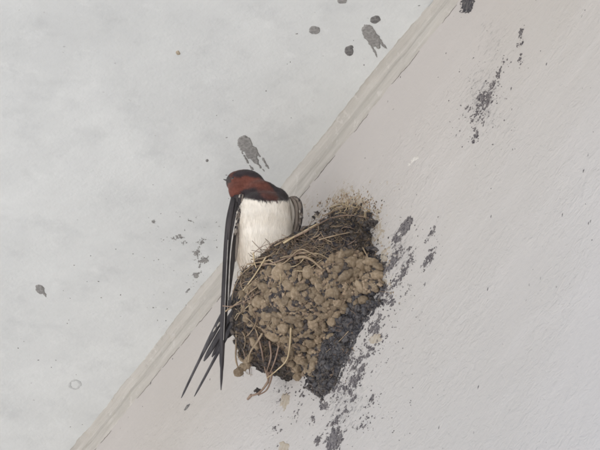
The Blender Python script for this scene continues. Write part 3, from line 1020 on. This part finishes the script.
WHITE = np.array((0.94, 0.895, 0.82)); CREAM = np.array((0.74, 0.65, 0.54)); RUF = np.array((0.165, 0.062, 0.047)); BLACK = np.array((0.036, 0.029, 0.033)); RUFD = np.array((0.11, 0.045, 0.038)); MASK = np.array((0.10, 0.085, 0.085))
P_THROAT = [(228, 176), (236, 177), (247, 175), (258, 177), (268, 182), (272, 188), (262, 188), (250, 187.5), (243, 190), (238, 194), (233, 200), (228, 204), (222, 190), (225, 182)]
P_FORE = [(224, 180), (226, 168), (240, 163), (243, 169.5), (234, 173), (229, 178)]
P_CROWN = [(232, 175), (240, 169.6), (252, 166), (264, 171), (272, 182), (270, 184), (258, 177.5), (247, 175.5), (238, 176.5)]
P_GAPE = [(220, 176), (228, 175.5), (231.5, 178), (230, 182), (227.5, 184), (227, 190), (222, 190)]
P_BAND = [(236, 193), (243, 189.5), (252, 187.5), (262, 190), (270, 198), (284, 198), (287, 200), (270, 201), (262, 200), (250, 198.5), (240, 198), (234, 200)]
P_RUF2 = [(256, 186), (268, 182), (274, 186), (279, 196), (277, 199.5), (268, 199), (262, 196), (256, 190)]
P_SHO = [(266, 178), (276, 181), (284, 188), (289, 199), (286, 201), (280, 199), (275, 192), (271, 186)]
def paint(P, N):
    x, y, q = proj(P)
    nn = fbm(P * 700, 3, 3)
    n2 = fbm(P * 260, 3, 9)
    x = x + nn * 1.1; y = y + n2 * 1.3
    C = np.tile(WHITE, (len(P), 1))
    # buff wash on the flank beside the wing and low on the belly
    w = np.clip((246 - x) / 9, 0, 1) * np.clip((y - 205) / 12, 0, 1) * 0.65 + 0.25 * np.clip(n2, 0, 1)
    w = np.clip(w + 0.35 * np.clip((y - 238) / 14, 0, 1), 0, 1)
    C = C * (1 - w[:, None]) + CREAM * w[:, None]
    def put(poly, col, soft=1.2):
        d = poly_sd(x, y, poly)
        k = np.clip(d / soft + .5, 0, 1)[:, None]
        C[:] = C * (1 - k) + col * k
    up = np.clip((197.5 + 4.0 * np.exp(-((x - 266) / 15) ** 2) + 2.6 * n2 + 1.8 * fbm(P * 900, 2, 5) - y) / 3.0 + .5, 0, 1)[:, None]
    C[:] = C * (1 - up) + BLACK * up
    put(P_BAND, BLACK, 2)
    put(P_RUF2, RUFD * 1.1, 3)
    put(P_SHO, BLACK, 2.5)
    put(P_THROAT, RUF, 2.6)
    put(P_CROWN, BLACK * 1.3, 1.8)
    put(P_FORE, RUF * 0.8, 1.2)
    put(P_GAPE, MASK * .7, 1.2)
    C[:] = C * (1 + np.where(y < 200, 0.42, 0.10)[:, None] * nn[:, None])
    # glossy blue-black upperparts on the far side
    nb = N @ np.array(tuple(BN))
    bk = np.clip((-nb - 0.45) * 6, 0, 1)[:, None]
    C[:] = C * (1 - bk) + np.array((0.02, 0.024, 0.05)) * bk
    return np.clip(C, 0.005, 1)

body = part('body', bco, bfs, PLUM, BIRD)
body_me = body.data
nv = len(body_me.vertices)
nor = np.empty(nv * 3); body_me.vertex_normals.foreach_get('vector', nor); nor = nor.reshape(-1, 3)
def set_cols(me, C):
    a = me.color_attributes.new('plumage', 'FLOAT_COLOR', 'POINT')
    a.data.foreach_set('color', np.concatenate([C, np.ones((len(C), 1))], 1).ravel().astype(np.float32))
set_cols(body_me, paint(bco, nor))

# fine contour-feather tips lying over the body
def strands(n):
    idx = rng.choice(len(bco), n)
    P = bco[idx]; N = nor[idx]
    C = paint(P, N)
    x, y, q = proj(P)
    V, F, CC = [], [], []
    R_ = np.array(tuple(RT))
    for i in range(n):
        if y[i] < 202:    # head and breast: sweep away from the bill
            dv = np.array((0, 0, -0.35)) + R_ * (0.9 if y[i] < 196 and x[i] < 268 else 0.15) + np.array((0, 0, -.4 if x[i] > 262 else 0))
            L = 0.0018 if x[i] < 262 else 0.0026
        else:
            dv = np.array((0, 0, -1.0)) + R_ * ((x[i] - 264) * -0.006)
            L = 0.0042
        dv = dv + rng.standard_normal(3) * 0.14
        nn = N[i]
        t = dv - nn * dv.dot(nn)
        l = np.linalg.norm(t)
        if l < .2:
            continue
        t /= l
        L *= rng.uniform(.6, 1.3)
        s_ = np.cross(t, nn)
        wd = 0.00019 * rng.uniform(.6, 1.3)
        lift = rng.uniform(.01, .05)
        p0 = P[i] + nn * 0.00003
        p1 = p0 + t * L * .55 + nn * L * lift
        p2 = p0 + t * L + nn * L * lift * 1.1
        b = len(V)
        V += [p0 - s_ * wd * .7, p0 + s_ * wd * .7, p1 + s_ * wd, p1 - s_ * wd, p2]
        F += [(b, b + 1, b + 2, b + 3), (b + 3, b + 2, b + 4)]
        k = rng.uniform(.97, 1.03)
        CC += [C[i] * k] * 5
    o = part('contour_feathers', V, F, PLUM, BIRD)
    set_cols(o.data, np.clip(np.array(CC), 0, 1))
    o['kind'] = 'stuff'
strands(13000)

def blade(path, widths, thick=0.35, ridge=0.35, nres=6, side=None):
    """a flight feather: centre line of (px,py,q), widths in px; returns verts, faces"""
    pts = catmull([bp(*p) for p in path], nres)
    n = len(pts)
    ws = np.interp(np.linspace(0, 1, n), np.linspace(0, 1, len(widths)), widths) * PX / 2
    V, F = [], []
    for i, p in enumerate(pts):
        t = (pts[min(i + 1, n - 1)] - pts[max(i - 1, 0)]).normalized()
        s_ = t.cross(BN).normalized()
        nn = s_.cross(t).normalized()
        if nn.dot(BN) < 0:
            nn = -nn
        w = ws[i]
        if i == n - 1:
            w *= .35
        elif i == n - 2:
            w *= .8
        V += [p - s_ * w, p - s_ * w * .45 + nn * ridge * .6 * mm, p + nn * ridge * mm, p + s_ * w * .45 + nn * ridge * .6 * mm, p + s_ * w, p - nn * thick * mm]
    for i in range(n - 1):
        a, b = i * 6, (i + 1) * 6
        for k in range(6):
            F.append((a + k, a + (k + 1) % 6, b + (k + 1) % 6, b + k))
    F.append(tuple(range(6))[::-1]); F.append(tuple((n - 1) * 6 + k for k in range(6)))
    return V, F
def feather(name, path, widths, mt, parent, **kw):
    V, F = blade(path, widths, **kw)
    o = part(name, V, F, mt, parent)
    return o
def shaft(path, w0, w1, parent):
    V, F = tube(catmull([bp(*p) for p in path], 6), w0 * PX / 2, w1 * PX / 2, 5)
    return part('feather_shaft', V, F, FSHAFT, parent)

# wing hanging outside the nest (photo left)
V, F = blade([(240, 189, 2), (236, 203, 6), (232.5, 225, 7), (230.5, 250, 6), (229, 275, 4)], [7, 9, 8, 6, 3], thick=1.2, ridge=0.8)
w1 = part('wing', V, F, FDARK, BIRD)
w1['label'] = 'long dark wing hanging down outside the nest'
feather('primary_feather', [(234, 198, 8), (229.5, 222, 9), (226.6, 250, 9), (224.2, 300, 8), (222.4, 350, 7), (221, 390, 6)], [4, 4.5, 4.6, 4, 3.6, 2.2], FDARK, w1)
feather('primary_feather', [(236, 202, 7), (232, 230, 7.5), (228.6, 262, 7), (225.2, 305, 6), (223.2, 345, 5), (222.4, 374, 4)], [4.5, 5, 4.6, 4, 3.2, 2], FDARK, w1)
feather('primary_feather', [(238, 206, 6), (234.5, 235, 6), (230.2, 268, 5), (226.6, 305, 4), (224.4, 336, 3)], [4.5, 4.6, 4.2, 3.4, 1.8], FDARK, w1)
feather('primary_feather', [(239.5, 212, 5), (235.6, 240, 5), (231.8, 270, 4), (228.2, 302, 3)], [4, 4.5, 4, 2.0], FDARK, w1)
feather('primary_feather', [(232.5, 197, 6), (228, 220, 7), (225.6, 248, 7.5), (223, 300, 7), (221, 345, 6), (220.5, 368, 5)], [3, 4, 4, 4, 3, 2], FDARK, w1)
feather('secondary_feather', [(241, 210, 6.5), (238.8, 228, 6.5), (236.6, 245, 5.5), (235.6, 262, 4)], [3, 3.6, 3.4, 2], FGREY, w1)
shaft([(236.5, 214, 9), (232.6, 238, 9), (230.2, 262, 8.5), (228.6, 300, 7.2)], 1.0, .5, w1)
shaft([(234.4, 226, 9.4), (231.2, 246, 9.2), (229.4, 270, 8.6), (227.4, 310, 7)], 1.3, .5, w1)
shaft([(228, 240, 10), (225.6, 290, 9), (223.6, 340, 8)], .6, .4, w1)
rc = random.Random(3)
for i in range(46):
    t = rc.random() ** 1.2
    x = 241.8 - 6.0 * t + rc.uniform(-2.0, 2.0) * (1 - .4 * t); y = 193.5 + 38 * t
    d = rc.uniform(2.6, 4.6)
    mt = rc.choice([FPALE, FGREY, FGREY, FDARK, FDARK])
    q0 = 9.2 + rc.uniform(-.4, .6)
    feather('covert_feather', [(x, y, q0), (x - .4, y + d * .5, q0 + .4), (x - .9, y + d, q0)], [1.2, rc.uniform(1.4, 2.3), .7], mt, w1, thick=.12, ridge=.15, nres=3)

# other wing, folded behind the flank (photo right)
V, F = blade([(291, 197, -8), (294.5, 207, -9), (296, 222, -11), (294, 240, -13), (288, 262, -16)], [9, 12, 11, 8, 4], thick=1.0, ridge=1.0)
w2 = part('wing', V, F, FGREY, BIRD)
w2['label'] = 'folded grey brown wing showing behind the flank'
for (pts_, ws, mt) in [
    ([(296, 196.5, -7), (300.5, 201, -7), (302.4, 210, -8), (301.5, 222, -10), (298, 236, -12)], [1, 1.3, 1.3, 1.3, 1], FDARK),
    ([(293, 197, -6.5), (298.6, 202, -6.4), (300.2, 211, -7.4), (299.2, 222, -9), (296, 234, -11)], [2.5, 3.6, 4.2, 3.6, 2], FGREY),
    ([(291, 197, -6), (295, 203, -6), (296.6, 212, -7), (296, 224, -8.6), (293, 236, -10)], [3, 4, 4.2, 4, 2], FGREY),
    ([(289, 199, -6), (292, 207, -6), (293, 216, -7), (292, 228, -8.6)], [3, 4, 4, 2], FPALE)]:
    feather('secondary_feather', pts_, ws, mt, w2)
for i in range(16):
    t = rc.random()
    x = 298.6 + 2.2 * math.sin(t * 2.6) + rc.uniform(-2.2, 1.6); y = 197.5 + 27 * t
    q0 = -5.8 - 2.2 * t + rc.uniform(-.3, .4)
    feather('covert_feather', [(x, y, q0), (x + .3, y + 1.6, q0 + .3), (x + .1, y + 3.2, q0)], [1.0, rc.uniform(1.2, 2.2), .6], rc.choice([FPALE, FGREY, FGREY, FDARK]), w2, thick=.12, ridge=.15, nres=3)

# forked tail with long streamers
TQ = -20
V, F = blade([(252, 280, TQ + 3), (246, 290, TQ + 1), (240, 300, TQ), (233, 311, TQ)], [12, 14, 12, 8], thick=1.6, ridge=1.2)
tail = part('tail', V, F, FDARK, BIRD)
def tf(path, widths, q, name='tail_feather'):
    return feather(name, [(x, y, TQ + q) for x, y in path], widths, FTAIL, tail)
tf([(238, 288), (226, 309), (215.5, 329), (206, 347), (198.5, 362), (190, 379.5), (181.3, 398)], [4, 5.5, 6, 5.5, 4, 2.8, 2.5, 2.3, 1.8], 1.5, 'tail_streamer')
tf([(242, 298), (230, 317), (218, 337), (204, 361)], [4, 5.5, 6, 4.4], 0.6)
tf([(243, 300), (233, 320), (223, 338), (212, 357)], [4, 5.5, 6, 3.4], -0.4)
tf([(243, 303), (232, 325), (220, 348.5), (207, 373), (194.3, 396.5)], [4, 4.5, 5, 4.2, 3.2, 2.6, 2.3, 1.8], 1.0, 'tail_streamer')
tf([(247, 300), (241, 315), (234, 328), (228, 338)], [5, 6, 6, 3], -1.5)
tf([(249, 300), (245, 314), (239, 326), (232, 333)], [5, 6, 6, 3], -2.5)
for (x, y, dx, dy, w) in ((216, 327, -3, 5, 1.8), (220, 322, -3, 5, 2.0), (224, 330, -3, 5, 1.6)):
    feather('tail_spot', [(x, y, TQ + 2.6), (x + dx * .5, y + dy * .5, TQ + 2.8), (x + dx, y + dy, TQ + 2.6)], [w * .6, w, w * .4], FPALE, tail, thick=.1, ridge=.15, nres=3)

# bill, eyes, legs
def cone(a, b, ra, rb, flat=.6, sides=10):
    V, F = [], []
    t = (b - a).normalized(); u = t.cross(Vector((0, 0, 1))).normalized(); w = t.cross(u)
    rows = 6
    for i in range(rows):
        f = i / (rows - 1); r = ra + (rb - ra) * f ** .8
        p = a.lerp(b, f) - w * (0.0004 * f * f)
        for k in range(sides):
            q = k * 6.28318 / sides
            V.append(p + u * (math.cos(q) * r) + w * (math.sin(q) * r * flat))
    for i in range(rows - 1):
        for k in range(sides):
            F.append((i * sides + k, i * sides + (k + 1) % sides, (i + 1) * sides + (k + 1) % sides, (i + 1) * sides + k))
    F.append(tuple(range(sides))[::-1]); F.append(tuple((rows - 1) * sides + k for k in range(sides)))
    return V, F
V, F = cone(bp(229.5, 181, 0), bp(223.6, 180.0, -4.5), 2.3 * mm, 0.5 * mm)
bill = part('bill', V, F, BILL, BIRD)
def ball(name, c, r, mt, parent):
    V = [c + Vector(v) * r for v in I2 * 1.0]
    return part(name, V, F2, mt, parent)
ball('eye', bp(233.2, 178.6, 6.2), 1.25 * mm, EYE, BIRD)
ball('eye', bp(233.2, 176.6, -4.6), 1.25 * mm, EYE, BIRD)
for (x0, y0, x1, y1) in ((254, 246, 251, 262), (271, 244, 270, 258)):
    a = bp(x0, y0, 4)
    P, n, ok = hit(x1, y1)
    foot = P + ray(x1, y1) * 0.004
    V, F = tube([a, a.lerp(foot, .5) + Vector((0, 0, -.001)), foot], 0.9 * mm, 0.6 * mm, 6)
    leg = part('leg', V, F, LEGM, BIRD)
    for dx in (-3, 0, 3):
        e = foot + RT * (dx * mm) + Vector((0, 0, -.003)) + BN * 0.003
        V, F = tube([foot, foot.lerp(e, .6) + Vector((0, 0, .0008)), e], 0.5 * mm, 0.25 * mm, 5)
        part('toe', V, F, LEGM, leg)
